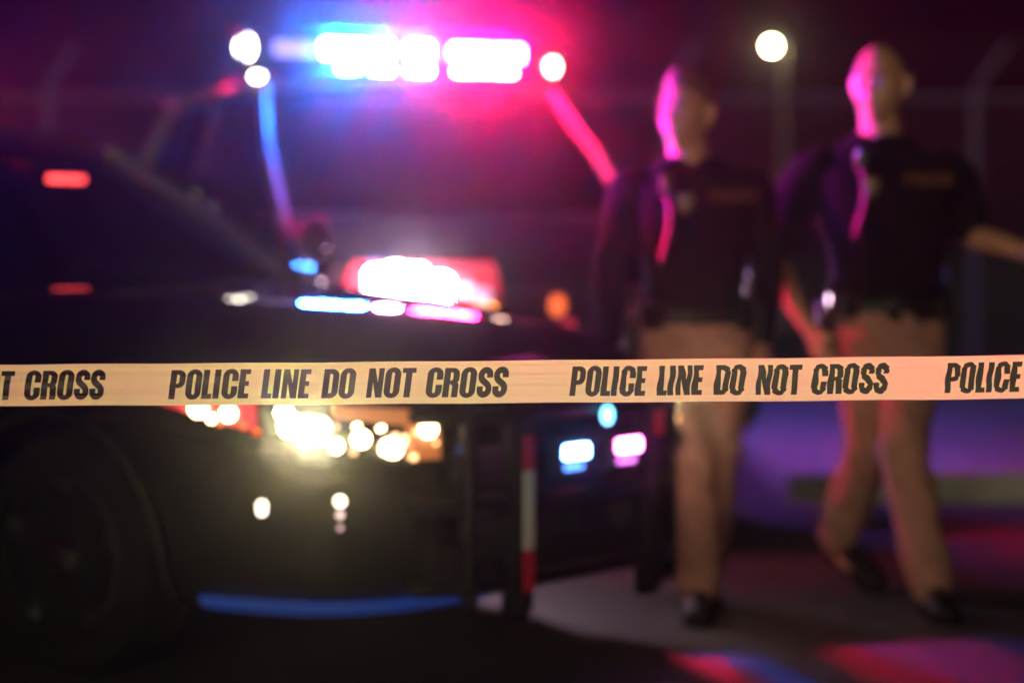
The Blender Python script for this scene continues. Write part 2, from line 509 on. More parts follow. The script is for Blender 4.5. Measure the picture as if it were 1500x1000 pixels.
# ------------------------------------------------------------------ vehicles (x forward, y left, z up)
def car_body(stations, wheels, arch_r, parent, m):
    rings = []
    for (x, w, zb, zs, zt) in stations:
        h = zs - zb
        half = [(0, zb), (w * .78, zb), (w * .955, zb + .05), (w * .995, zb + .28 * h), (w, zb + .62 * h), (w * .985, zs - .07), (w * .945, zs - .008), (w * .80, zs + .62 * (zt - zs)), (w * .45, zt - .008), (0, zt)]
        rings.append([(x, -y, z) for y, z in half] + [(x, y, z) for y, z in half[-2:0:-1]])
    mb = MB().rings(rings)
    me = bake(mb.mesh('body'), [('SUBSURF', dict(levels=2, render_levels=2))])
    cut = MB()
    for (x, r, y) in wheels:
        for s in (-1, 1):
            cut.lathe([(arch_r, s * .58), (arch_r, s * 1.3)], 'y', 40, (x, 0, r))
    co = bpy.data.objects.new('cut', cut.mesh('cut', False))
    COL.objects.link(co)
    me2 = bake(me, [('BOOLEAN', dict(object=co, operation='DIFFERENCE', solver='EXACT'))])
    bpy.data.objects.remove(co)
    smooth_mesh(me2, 35)
    o = link('body', me2, m, parent)
    bm = bmesh.new(); bm.from_mesh(me)
    bvh = BVHTree.FromBMesh(bm)
    bm.free()
    return o, bvh

def wheel(parent, x, y, r, side, w=.23):
    wh = bpy.data.objects.new('wheel', None)
    COL.objects.link(wh); wh.parent = parent; wh.location = (x, y, r)
    s = side
    h = w / 2
    MB().lathe([(r * .66, -h * .8), (r * .74, -h), (r * .90, -h * .98), (r * .985, -h * .75), (r, -h * .4), (r, h * .4), (r * .985, h * .75), (r * .90, h * .98), (r * .74, h), (r * .66, h * .8)], 'y', 48).build('tyre', M['rubber'], wh)
    MB().lathe([(r * .67, -h * .7), (r * .67, h * .82), (r * .63, h * .86), (r * .60, h * .45), (r * .30, h * .30), (r * .17, h * .52), (.001, h * .52)] if s > 0 else
               [(r * .67, h * .7), (r * .67, -h * .82), (r * .63, -h * .86), (r * .60, -h * .45), (r * .30, -h * .30), (r * .17, -h * .52), (.001, -h * .52)], 'y', 40).build('rim', M['dark_metal'], wh)
    for k in range(5):
        a = 2 * math.pi * k / 5 + .3
        MB().tube([(r * .2 * math.cos(a), s * h * .50, r * .2 * math.sin(a)), (r * .45 * math.cos(a), s * h * .60, r * .45 * math.sin(a)), (r * .63 * math.cos(a), s * h * .70, r * .63 * math.sin(a))], [.034, .030, .036], 8, (1.3, .7)).build('spoke', M['dark_metal'], wh)
        MB().lathe([(.013, s * h * .5), (.013, s * (h * .5 + .022)), (.008, s * (h * .5 + .028))], 'y', 6, (r * .30 * math.cos(a + .6), 0, r * .30 * math.sin(a + .6))).build('lug_nut', M['chrome'], wh)
    MB().lathe([(r * .2, s * h * .5), (r * .19, s * (h * .5 + .03)), (r * .13, s * (h * .5 + .055)), (.002, s * (h * .5 + .062))], 'y', 24).build('hub_cap', M['chrome'], wh)
    return wh

def patch(bvh, origins, dirs, off, thick):
    """rows of ray origins and directions -> slab lying on the body"""
    rows, back = [], []
    for ro, rd in zip(origins, dirs):
        row, brow = [], []
        for o, d in zip(ro, rd):
            hit, n, _, _ = bvh.ray_cast(Vector(o), Vector(d).normalized())
            if hit is None: hit = Vector(o) + Vector(d).normalized() * 1.0
            row.append(hit - Vector(d).normalized() * off)
            brow.append(row[-1] + Vector(d).normalized() * thick)
        rows.append(row); back.append(brow)
    return MB().grid(rows, thick, back)

def corner_patch(bvh, c, angs, ztop, zbot, off=.006, thick=.02, nv=5):
    """slab wrapped round a front corner: angles about plan point c, z limits given as functions of 0..1"""
    ro, rd = [], []
    n = len(angs)
    for j in range(nv):
        a_, b_ = [], []
        for i, a in enumerate(angs):
            t = i / (n - 1)
            z = ztop(t) + (zbot(t) - ztop(t)) * j / (nv - 1)
            d = Vector((math.cos(R(a)), math.sin(R(a)), 0))
            a_.append(Vector((c[0], c[1], z)) + d * 3); b_.append(-d)
        ro.append(a_); rd.append(b_)
    return patch(bvh, ro, rd, off, thick)

def corner_hit(bvh, c, a, z):
    d = Vector((math.cos(R(a)), math.sin(R(a)), 0))
    h, n, _, _ = bvh.ray_cast(Vector((c[0], c[1], z)) + d * 3, -d)
    return (h if h else Vector((c[0], c[1], z)) + d), d

def side_patch(bvh, s, poly, off=.003, thick=.02, nx=10, nz=5):
    """quad (x0,z0),(x1,z1),(x2,z2),(x3,z3) bottom-front, bottom-rear, top-rear, top-front on side s"""
    p = [Vector(q) for q in poly]
    ro, rd = [], []
    for j in range(nz):
        v = j / (nz - 1)
        a, b = p[0].lerp(p[3], v), p[1].lerp(p[2], v)
        ro.append([Vector((*(a.lerp(b, i / (nx - 1))).to_tuple()[:1], s * 2.5, a.lerp(b, i / (nx - 1)).y)) for i in range(nx)])
        rd.append([Vector((0, -s, 0))] * nx)
    return patch(bvh, ro, rd, off, thick)

def quad_sheet(a, b, c, d, bulge=Vector((0, 0, 0)), n=8, thick=.006):
    rows = []
    a, b, c, d = [Vector(q) for q in (a, b, c, d)]
    for j in range(n + 1):
        v = j / n
        rows.append([a.lerp(d, v).lerp(b.lerp(c, v), i / n) + bulge * math.sin(math.pi * i / n) * (0.35 + .65 * math.sin(math.pi * v)) for i in range(n + 1)])
    return MB().grid(rows, thick)

def cabin(root, pts, paint, glassm, trim, pr=1.0):
    """pts: per side pillar ends Ab At Bb Bt Cb Ct (y>0); builds roof, pillars and every pane"""
    def m_(p, s): return Vector((p[0], p[1] * s, p[2]))
    for s in (1, -1):
        for b, t, r in (('Ab', 'At', .034), ('Bb', 'Bt', .040), ('Cb', 'Ct', .05)):
            B, T = m_(pts[b], s), m_(pts[t], s)
            mid = B.lerp(T, .5) + Vector((0, s * .022, 0))
            MB().tube([B + (B - T) * .12, mid, T], [r * pr * 1.15, r * pr, r * pr], 16, (1.7, .8)).build('pillar', trim if b == 'Bb' else paint, root)
        A, Bp, C = m_(pts['At'], s), m_(pts['Bt'], s), m_(pts['Ct'], s)
        MB().tube([A, A.lerp(Bp, .5) + Vector((0, s * .01, .012)), Bp, Bp.lerp(C, .5) + Vector((0, s * .01, .008)), C], .034, 10).build('roof_rail', paint, root)
        MB().tube([m_(pts['Ab'], s) + Vector((.05, 0, -.015)), m_(pts['Bb'], s) + Vector((0, s * .012, 0)), m_(pts['Cb'], s)], .022, 8).build('belt_trim', M['chrome'] if paint is M['silver_paint'] else M['plastic'], root)
        q = s * .012
        for (b0, t0, b1, t1) in (('Ab', 'At', 'Bb', 'Bt'), ('Bb', 'Bt', 'Cb', 'Ct')):
            quad_sheet(m_(pts[b0], s), m_(pts[b1], s), m_(pts[t1], s), m_(pts[t0], s), Vector((0, s * .02, 0))).build('side_window', glassm, root)
    tops = [('At', 0), ('Bt', .5), ('Ct', 1)]
    rows = []
    def edge(v, s):
        A, Bp, C = m_(pts['At'], s), m_(pts['Bt'], s), m_(pts['Ct'], s)
        return A.lerp(Bp, v * 2) if v < .5 else Bp.lerp(C, v * 2 - 1)
    for j in range(13):
        v = j / 12
        e0, e1 = edge(v, 1), edge(v, -1)
        rows.append([e0.lerp(e1, i / 12) + Vector((.07 * math.sin(math.pi * i / 12) * (1 - 2 * v), 0, .055 * math.sin(math.pi * i / 12) ** .7)) for i in range(13)])
    MB().grid(rows, .03).build('roof', paint, root)
    quad_sheet(m_(pts['Ab'], 1), m_(pts['Ab'], -1), m_(pts['At'], -1), m_(pts['At'], 1), Vector((.10, 0, .03))).build('windshield', glassm, root)
    quad_sheet(m_(pts['Cb'], -1), m_(pts['Cb'], 1), m_(pts['Ct'], 1), m_(pts['Ct'], -1), Vector((-.07, 0, .02))).build('rear_window', glassm, root)

def seat(root, x, y, z):
    st = bpy.data.objects.new('car_seat', None); COL.objects.link(st); st.parent = root; st.location = (x, y, z)
    MB().bbox((0, 0, .06), (.5, .48, .14), .04).build('cushion', M['interior'], st)
    MB().bbox((-.26, 0, .36), (.13, .46, .58), .045, Matrix.Rotation(R(-14), 3, 'Y')).build('backrest', M['interior'], st)
    MB().bbox((-.35, 0, .72), (.09, .25, .16), .035).build('headrest', M['interior'], st)

def light_bar(root, loc, length, depth, height, mods, ends):
    """roof light bar; mods: list of (y, width, z, height, material, face) with face +1 front / -1 rear"""
    lb = bpy.data.objects.new('light_bar', None); COL.objects.link(lb); lb.parent = root; lb.location = loc
    MB().bbox((0, 0, -height * .42), (depth * 1.02, length, height * .16), .012).build('base', M['plastic'], lb)
    MB().bbox((0, 0, height * .1), (depth * .62, length * .97, height * .86), .03).build('core', M['plastic'], lb)
    MB().bbox((0, 0, height * .585), (depth * .9, length * .985, .014), .006).build('top_cover', M['plastic'], lb)
    for s in (1, -1):
        MB().tube([(0, s * length * .36, -height * .45), (0, s * length * .36, -height * .45 - .06)], .035, 10).build('mounting_foot', M['plastic'], lb)
        MB().bbox((0, s * length * .495, height * .08), (depth * .8, .03, height * .8), .012).build('end_cap', M['plastic'], lb)
    for (y, w, z, h, m, face) in mods:
        MB().bbox((face * (depth * .31 + .012), y, z), (.022, w, h), .006).build('led_module', m, lb)
    for (pos, rad, m, nm) in ends:
        MB().ball(pos, rad, 14, 8).build(nm, m, lb)
    return lb

# ---- near patrol sedan, seen from its front right corner
HD = R(-36)
AX = Vector((-.735, 7.51, 0))                   # middle of the front axle
fwd = Vector((math.cos(HD), math.sin(HD), 0))
sed_o = AX - fwd * 1.43
sed = empty('patrol_sedan', sed_o, HD)
tag(sed, 'black patrol sedan with push bumper and lit headlight right behind the yellow tape', 'police car')
st1 = [(2.47, .56, .33, .66, .70), (2.44, .68, .26, .76, .82), (2.36, .80, .22, .83, .91), (2.20, .885, .20, .885, .975), (1.95, .93, .20, .925, 1.03), (1.70, .945, .20, .955, 1.065), (1.43, .95, .21, .985, 1.09), (1.05, .95, .21, 1.01, 1.12), (.80, .95, .21, 1.02, 1.13),
       (.5, .95, .21, 1.02, 1.09), (-.3, .95, .21, 1.03, 1.08), (-1.1, .95, .22, 1.03, 1.08), (-1.7, .945, .23, 1.04, 1.11), (-2.2, .92, .28, 1.03, 1.10), (-2.5, .86, .33, .97, 1.05), (-2.62, .76, .40, .86, .92), (-2.65, .62, .46, .76, .80)]
WR = .345
_, bv1 = car_body(st1, [(1.43, WR, .8), (-1.45, WR, .8)], .40, sed, M['black_paint'])
cab1 = dict(Ab=(.80, .75, 1.10), At=(.08, .61, 1.54), Bb=(-.50, .86, 1.05), Bt=(-.50, .63, 1.575), Cb=(-1.72, .78, 1.09), Ct=(-1.12, .60, 1.54))
cabin(sed, cab1, M['pillar_paint'], M['glass'], M['black_paint'])
for x in (1.43, -1.45):
    for s in (1, -1): wheel(sed, x, s * .815, WR, s)
for y in (.38, -.38): seat(sed, -.25, y, .5)
MB().bbox((.62, 0, .93), (.42, 1.45, .2), .05).build('dashboard', M['interior'], sed)
sw = bpy.data.objects.new('steering_wheel', None); COL.objects.link(sw); sw.parent = sed
sw.location = (.30, .38, 1.0); sw.rotation_euler = (0, R(-25), 0)
ringpts = [(0, .18 * math.cos(2 * math.pi * k / 24), .18 * math.sin(2 * math.pi * k / 24)) for k in range(25)]
MB().tube(ringpts, .014, 8).build('wheel_ring', M['interior'], sw)
MB().bbox((.01, 0, 0), (.04, .33, .05), .012).build('wheel_spoke', M['interior'], sw)
MB().bbox((.12, 0, 1.47), (.03, .26, .06), .012, Matrix.Rotation(R(-15), 3, 'Y')).build('rear_view_mirror', M['interior'], sed)
MB().bbox((.15, .34, 1.45), (.018, .17, .022), .005).build('visor_light', M['visor_red'], sed)
for s in (1, -1):
    mr = bpy.data.objects.new('wing_mirror', None); COL.objects.link(mr); mr.parent = sed; mr.location = (.62, s * 1.03, 1.08)
    MB().bbox((0, 0, 0), (.12, .20, .14), .045).build('mirror_housing', M['black_paint'], mr)
    MB().bbox((-.062, 0, 0), (.006, .16, .10), .002).build('mirror_glass', M['chrome'], mr)
    MB().tube([(0, -s * .16, -.06), (0, -s * .05, -.03)], .022, 8).build('mirror_arm', M['black_paint'], mr)
    sp = bpy.data.objects.new('spotlight', None); COL.objects.link(sp); sp.parent = sed; sp.location = (.78, s * .90, 1.24)
    MB().lathe([(.012, -.075), (.05, -.06), (.072, -.01), (.078, .045), (.074, .05)], 'x', 24).build('spotlight_shell', M['chrome'] if s < 0 else M['plastic'], sp)
    MB().lathe([(.072, .046), (.055, .058), (.002, .066)], 'x', 24).build('spotlight_lens', M['glass'], sp)
    MB().tube([(0, 0, -.07), (-.02, -s * .05, -.15)], .012, 8).build('spotlight_stem', M['plastic'], sp)
    for q, k in ((0, (.50, -.48)), (1, (-.52, -1.42))):
        side_patch(bv1, s, [(k[0] + .22 if q == 0 else k[0], .34), (k[1], .34), (k[1], .955), (k[0] + .22 if q == 0 else k[0], .955)], .004, .02).build('door', M['black_paint'], sed)
        side_patch(bv1, s, [(k[1] + .28, .84), (k[1] + .08, .84), (k[1] + .08, .87), (k[1] + .28, .87)], .03, .02, 5, 3).build('door_handle', M['chrome'], sed)
# wheel arch lips
for x in (1.43, -1.45):
    for s in (1, -1):
        pts = []
        for k in range(25):
            a = R(-12 + 204 * k / 24)
            o = Vector((x + .405 * math.cos(a), s * 2.5, WR + .405 * math.sin(a)))
            h, n, _, _ = bv1.ray_cast(o, Vector((0, -s, 0)))
            if h: pts.append(h + Vector((0, s * .002, 0)))
        if len(pts) > 3: MB().tube(pts, .013, 6).build('arch_lip', M['plastic'], sed)
# grille and bumper openings
def front_patch(bv, y0, y1, z0, z1, off, thick, ny=13, nz=5):
    ro = [[Vector((4, y0 + (y1 - y0) * i / (ny - 1), z1 + (z0 - z1) * j / (nz - 1))) for i in range(ny)] for j in range(nz)]
    return patch(bv, ro, [[Vector((-1, 0, 0))] * ny] * nz, off, thick)
front_patch(bv1, .46, -.46, .50, .66, .004, .03).build('grille', M['plastic'], sed)
for z in (.525, .56, .595, .63): front_patch(bv1, .44, -.44, z - .006, z + .006, .016, .02, 11, 3).build('grille_bar', M['dark_metal'], sed)
front_patch(bv1, .55, -.55, .27, .40, .004, .03).build('lower_grille', M['plastic'], sed)
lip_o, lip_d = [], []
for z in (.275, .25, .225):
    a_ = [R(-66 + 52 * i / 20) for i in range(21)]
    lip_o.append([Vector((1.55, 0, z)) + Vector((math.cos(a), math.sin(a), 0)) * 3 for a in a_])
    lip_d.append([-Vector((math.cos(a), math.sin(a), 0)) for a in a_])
patch(bv1, lip_o, lip_d, .045, .07).build('lip_blue_sheen', M['blue_sheen'], sed)  # blue sheen on the bumper lip, put in as emission
# bumper glints
for s in (1, -1):  # glints on the bumper, put in as small glowing balls
    h, d = corner_hit(bv1, (1.6, s * .3), s * 33, .545)
    for dz, r_, m_ in ((0, .015, 'glint'), (-.036, .010, 'glint_dim'), (-.070, .008, 'glint_faint')): MB().ball(h + d * .004 + Vector((0, 0, dz)), r_, 14, 8).build('fog_glint', M[m_], sed)
    h, d = corner_hit(bv1, (1.6, s * .3), s * 46, .53)
    for dy, dz, r_, m_ in ((0, 0, .014, 'glint'), (0, -.014, .013, 'glint'), (.02, -.05, .008, 'glint_dim')): MB().ball(h + d * .004 + Vector((0, -s * dy, dz)), r_, 12, 8).build('corner_glint', M[m_], sed)
# headlights
for s in (1, -1):
    hl = bpy.data.objects.new('headlight', None); COL.objects.link(hl); hl.parent = sed
    c = (1.55, s * .30)
    A0, A1 = 68, 12
    def ang(t): return s * (A0 + (A1 - A0) * t)
    zt = lambda t: .86 - .07 * t
    zb = lambda t: .800 - .165 * min(1, t * 1.15)
    n = 16
    corner_patch(bv1, c, [ang(i / n) for i in range(n + 1)], zt, zb, .004, .03).build('housing', M['dark_metal'], hl)
    sub = lambda a, b, k0, k1, m, off, nm: corner_patch(bv1, c, [ang(a + (b - a) * i / 8) for i in range(9)], lambda t: zt(a + (b - a) * t) * (1 - k0) + zb(a + (b - a) * t) * k0, lambda t: zt(a + (b - a) * t) * (1 - k1) + zb(a + (b - a) * t) * k1, off, .012).build(nm, m, hl)
    sub(.02, .42, .2, .96, M['head_red'], .016, 'corner_red_reflection')
    sub(.50, .97, .08, .92, M['chrome'], .010, 'reflector_bowl')
    sub(.64, .985, .12, .36, M['head_glow'], .014, 'turn_signal')
    sub(.86, .985, .36, .94, M['head_glow'], .014, 'turn_signal')
    for (t, k, r, m) in ((.22, .72, .024, 'head_warm'), (.33, .66, .020, 'head_warm'), (.27, .92, .011, 'head_warm'), (.52, .66, .032, 'head_warm'), (.50, .40, .020, 'head_warm'), (.60, .60, .026, 'head_warm'), (.56, .88, .014, 'head_warm'), (.64, .90, .018, 'head_warm'), (.71, .70, .022, 'head_warm'), (.80, .78, .026, 'head_warm'), (.93, .42, .024, 'head_warm')):
        h, d = corner_hit(bv1, c, ang(t), zt(t) * (1 - k) + zb(t) * k)
        MB().ball(h + d * .022, r, 12, 8).build('projector', M[m if s < 0 else 'bead_dim'], hl)
    for q in range(22):
        t, k = random.uniform(.46, .97), random.uniform(.42, .98)
        h, d = corner_hit(bv1, c, ang(t), zt(t) * (1 - k) + zb(t) * k)
        MB().ball(h + d * .018, random.uniform(.005, .012), 8, 6).build('lamp_bead', M[random.choice(('bead_dim', 'bead_dim', 'bead_faint', 'head_warm')) if s < 0 else 'bead_faint'], hl)
    for t, k in ((.10, .8), (.16, .85), (.30, .98), (.38, .9), (.42, .95)):
        h, d = corner_hit(bv1, c, ang(t), zt(t) * (1 - k) + zb(t) * k)
        MB().ball(h + d * .018, .009, 8, 6).build('lamp_bead', M['head_red'] if t < .3 else M['amber_dim'], hl)
    bd = bpy.data.lights.new('headlight_beam', 'SPOT')
    bd.energy = BEAM; bd.color = (1.0, 0.80, 0.42); bd.spot_size = R(112); bd.spot_blend = 1.0; bd.shadow_soft_size = .05
    bo = bpy.data.objects.new('headlight_beam', bd); COL.objects.link(bo); bo.parent = hl
    h, d = corner_hit(bv1, c, ang(.55), .73)
    bo.location = h + d * .07
    bo.rotation_euler = Vector((-1, .40, -.50)).to_track_quat('Z', 'Y').to_euler()
# push bumper
pb = bpy.data.objects.new('push_bumper', None); COL.objects.link(pb); pb.parent = sed; pb.location = (2.56, 0, 0)
for y in (-.33, .33):
    MB().bbox((.03, y, .50), (.05, .075, .62), .012).build('upright', M['bar_metal'], pb)
    MB().bbox((.062, y, .50), (.02, .06, .56), .006).build('rubber_pad', M['rubber'], pb)
    MB().bbox((-.12, y, .42), (.26, .04, .10), .01).build('bracket', M['bar_metal'], pb)
for z in (.30, .52, .76):
    MB().tube([(-.10, -.60, z), (.0, -.50, z), (.02, -.40, z), (.03, 0, z), (.02, .40, z), (.0, .50, z), (-.10, .60, z)], .024, 10, ends=True).build('crossbar', M['bar_metal'], pb)
for s in (1, -1):
    MB().tube([(-.0, s * .50, .24), (.0, s * .50, .80)], .024, 10, ends=True).build('wing_tube', M['bar_metal'], pb)
MB().bbox((-.03, .56, .63), (.07, .035, .06), .008).build('light_housing', M['plastic'], pb)  # added housing, holds the added leg light
MB().bbox((-.03, .582, .63), (.05, .01, .035), .003).build('added_leg_light', M['leg_light'], pb)  # unseen lamp, added to light the nearer person's leg
# red and white reflective strip on the near upright
MB().box((.076, -.33, .655), (.006, .042, .09)).build('reflective_strip', M['red_reflect'], pb)
MB().box((.076, -.33, .50), (.006, .042, .214)).build('reflective_strip', M['white_reflect'], pb)
MB().box((.076, -.33, .335), (.006, .042, .11)).build('reflective_strip', M['red_reflect'], pb)
for y, m in ((-.13, 'push_blue'), (.135, 'push_pink')):
    MB().bbox((.065, y, .628), (.05, .135, .10), .01).build('light_housing', M['plastic'], pb)
    MB().bbox((.094, y, .646), (.014, .112, .036), .005).build('led_and_reflection', M[m], pb)
    MB().bbox((.094, y - .012, .604), (.010, .085, .014), .004).build('led_and_reflection', M[m + '_low'], pb)  # the LED's reflection on the bar, put in as a dim glowing strip
MB().ball((.07, .06, .735), (.014, .02, .026), 12, 8).build('cyan_glint', M['cyan_glow'], pb)  # glint on the push bumper, put in as a glowing ball
MB().box((.076, .33, .70), (.006, .042, .07)).build('reflective_strip', M['red_reflect'], pb)
# sedan's own light bar, just outside the picture
mods = []
for k in range(6): mods.append((.545 - .085 * k, .05, .01, .055, M['led_red_near'], 1))
for k in range(6): mods.append((-.545 + .085 * k, .05, .01, .055, M['led_blue_near'], 1))
lb1 = light_bar(sed, (-.80, 0, 1.74), 1.22, .30, .13, mods, [])
for y in [m_[0] for m_ in mods]:
    baffle = MB()  # added plates, shield the camera side from the bar's glow
    baffle.box((.142, y - .033, .01), (.094, .004, .075))
    for q in (-.038, .038): baffle.box((.142, y, .01 + q), (.094, .070, .003))
    baffle.build('added_baffle', M['plastic'], lb1, False)

# ---- patrol SUV behind, facing the camera
H2 = math.atan2(-.93, .36)
h2 = Vector((math.cos(H2), math.sin(H2), 0))
suv_o = Vector((.30, 9.62, 0)) - h2 * 2.5
suv = empty('patrol_truck', suv_o, H2)
tag(suv, 'black and white patrol truck with flashing roof light bar behind the sedan', 'police car')
st2 = [(2.50, .62, .50, .98, 1.02), (2.47, .76, .44, 1.06, 1.12), (2.38, .87, .40, 1.11, 1.19), (2.15, .94, .38, 1.15, 1.25), (1.85, .965, .37, 1.18, 1.29), (1.5, .975, .36, 1.22, 1.33), (1.05, .98, .36, 1.28, 1.38),
       (.6, .98, .36, 1.31, 1.36), (-.4, .98, .36, 1.32, 1.36), (-1.4, .98, .37, 1.33, 1.37), (-2.2, .96, .40, 1.33, 1.38), (-2.5, .90, .45, 1.28, 1.32), (-2.6, .78, .52, 1.15, 1.18)]
WR2 = .40
_, bv2 = car_body(st2, [(1.52, WR2, .82), (-1.5, WR2, .82)], .46, suv, M['satin_black'])
cab2 = dict(Ab=(1.02, .84, 1.36), At=(.32, .73, 1.94), Bb=(-.42, .90, 1.34), Bt=(-.42, .74, 1.97), Cb=(-2.35, .84, 1.36), Ct=(-1.55, .72, 1.94))
cabin(suv, cab2, M['silver_paint'], M['dark_glass'], M['plastic'], .72)
for x in (1.52, -1.5):
    for s in (1, -1): wheel(suv, x, s * .84, WR2, s, .26)
for y in (.40, -.40): seat(suv, -.1, y, .78)
MB().bbox((.85, 0, 1.26), (.42, 1.5, .2), .05).build('dashboard', M['interior'], suv)
for s in (1, -1):
    for k in ((.85, -.40), (-.45, -1.45)):
        side_patch(bv2, s, [(k[0], .50), (k[1], .50), (k[1], 1.28), (k[0], 1.28)], .004, .02).build('door', M['white_paint'], suv)
        side_patch(bv2, s, [(k[1] + .28, 1.14), (k[1] + .08, 1.14), (k[1] + .08, 1.17), (k[1] + .28, 1.17)], .03, .02, 5, 3).build('door_handle', M['chrome'], suv)
    mr = bpy.data.objects.new('wing_mirror', None); COL.objects.link(mr); mr.parent = suv; mr.location = (.78, s * 1.10, 1.42)
    MB().bbox((0, 0, 0), (.13, .20, .22), .05).build('mirror_housing', M['black_paint'], mr)
    MB().bbox((-.067, 0, 0), (.006, .16, .17), .002).build('mirror_glass', M['chrome'], mr)
    MB().tube([(0, -s * .19, -.08), (0, -s * .05, -.04)], .025, 8).build('mirror_arm', M['black_paint'], mr)
front_patch(bv2, .50, -.50, .80, 1.06, .004, .03).build('grille', M['plastic'], suv)
for z in (.83, .89, .95, 1.01): front_patch(bv2, .48, -.48, z - .010, z + .010, .02, .02, 11, 3).build('grille_bar', M['dark_metal'], suv)
front_patch(bv2, .72, -.72, .60, .74, .05, .08, 17).build('bumper', M['chrome'], suv)
front_patch(bv2, .5, -.5, .44, .56, .01, .03).build('lower_grille', M['plastic'], suv)
MB().bbox((2.56, 0, .66), (.012, .32, .12), .004).build('number_plate', M['white_reflect'], suv)
for s in (1, -1):
    hl = bpy.data.objects.new('headlight', None); COL.objects.link(hl); hl.parent = suv
    c = (1.7, s * .35)
    def ang2(t): return s * (60 - 56 * t)
    zt = lambda t: 1.13 - .02 * t
    zb = lambda t: .96 - .06 * t
    n = 14
    corner_patch(bv2, c, [ang2(i / n) for i in range(n + 1)], zt, zb, .004, .03).build('housing', M['dark_metal'], hl)
    sub2 = lambda a, b, k0, k1, m, off, nm: corner_patch(bv2, c, [ang2(a + (b - a) * i / 8) for i in range(9)], lambda t: zt(0) * (1 - k0) + zb(.5) * k0, lambda t: zt(0) * (1 - k1) + zb(.5) * k1, off, .012).build(nm, m, hl)
    if s < 0:
        sub2(.20, 1.04, -.1, .70, M['head_red'], .010, 'corner_red_reflection')
        for (t, k, r) in ((.42, .20, .045), (.52, .16, .05), (.62, .22, .055), (.46, .46, .05), (.57, .48, .06), (.68, .50, .055), (.74, .36, .05)):
            h, d = corner_hit(bv2, c, ang2(t), zt(0) * (1 - k) + zb(.5) * k)
            MB().ball(h + d * .01, r, 14, 8).build('main_lamp', M['head_white'], hl)
        for (t, k, r, m_) in ((.40, .92, .028, 'head_cream'), (.5, .95, .03, 'head_cream'), (.6, 1.0, .03, 'head_cream'), (.7, 1.02, .03, 'head_cream'), (.84, .84, .035, 'amber'), (.91, .86, .038, 'amber'), (.98, .88, .034, 'amber'), (.88, .45, .03, 'lens_white'), (.95, .55, .035, 'lens_white')):
            h, d = corner_hit(bv2, c, ang2(t), zt(0) * (1 - k) + zb(.5) * k)
            MB().ball(h + d * .02, r, 12, 8).build('lamp_bulb', M[m_], hl)
    else:
        sub2(.22, .62, .12, .62, M['lens_white'], .030, 'main_lamp')
        sub2(.70, .98, .62, .92, M['amber_dim'], .022, 'turn_signal')
MB().ball((2.53, -.14, .98), (.02, .035, .045), 12, 8).build('grille_light', M['amber_dim'], suv)
MB().bbox((2.545, -.10, .82), (.02, .05, .20), .008).build('grille_light', M['lens_red'], suv)
# roof light bar: y>0 is the driver's side (right in the picture)
L2 = 1.62
px2y = lambda px: (px - 590) / 485 * L2
mods = []
for px, m in ((474, 'led_blue'), (489, 'led_blue'), (504, 'led_blue'), (520, 'led_blue'), (545, 'led_blue'), (561, 'led_blue'), (604, 'led_pink'), (621, 'led_pink'),
              (669, 'led_red'), (684, 'led_red'), (699, 'led_red'), (715, 'led_red'), (735, 'led_red'), (750, 'led_red'), (765, 'led_red')):
    mods.append((px2y(px), .043, .035, .064, M[m], 1))
for px, m in ((497, 'led_blue_low'), (512, 'led_blue_low'), (545, 'led_blue_low'), (561, 'led_blue_low'), (604, 'led_pink'), (621, 'led_pink'),
              (674, 'led_red_low'), (692, 'led_red_low'), (710, 'led_red_low'), (734, 'led_red_low'), (752, 'led_red_low')):
    mods.append((px2y(px), .040, -.062, .026, M[m], 1))
mods += [(px2y(425), .20, .03, .06, M['lens_white'], 1), (px2y(640), .04, .03, .06, M['lens_red'], 1)]
for k in range(4): mods.append((.2 + .17 * k, .12, .01, .06, M['led_blue'], -1))
for k in range(4): mods.append((-.2 - .17 * k, .12, .01, .06, M['led_red'], -1))
lb2 = light_bar(suv, (.12, 0, 2.12), L2, .34, .20, mods,
          [((.10, -L2 * .5 + .02, .03), (.035, .035, .055), M['led_alley'], 'alley_light'), ((.13, -L2 * .5 + .07, -.10), (.022, .025, .022), M['led_alley'], 'alley_light'), ((.10, L2 * .5 - .03, -.02), (.035, .035, .035), M['led_end'], 'alley_light')])

for k, m in enumerate(('led_blue', 'led_red', 'led_blue')):  # unseen end LEDs, added to light the pavement
    MB().bbox((-.11 + .075 * k, L2 * .5 + .008, .0), (.06, .02, .06), .006).build('led_module', M[m], lb2)  # added end LED, unseen

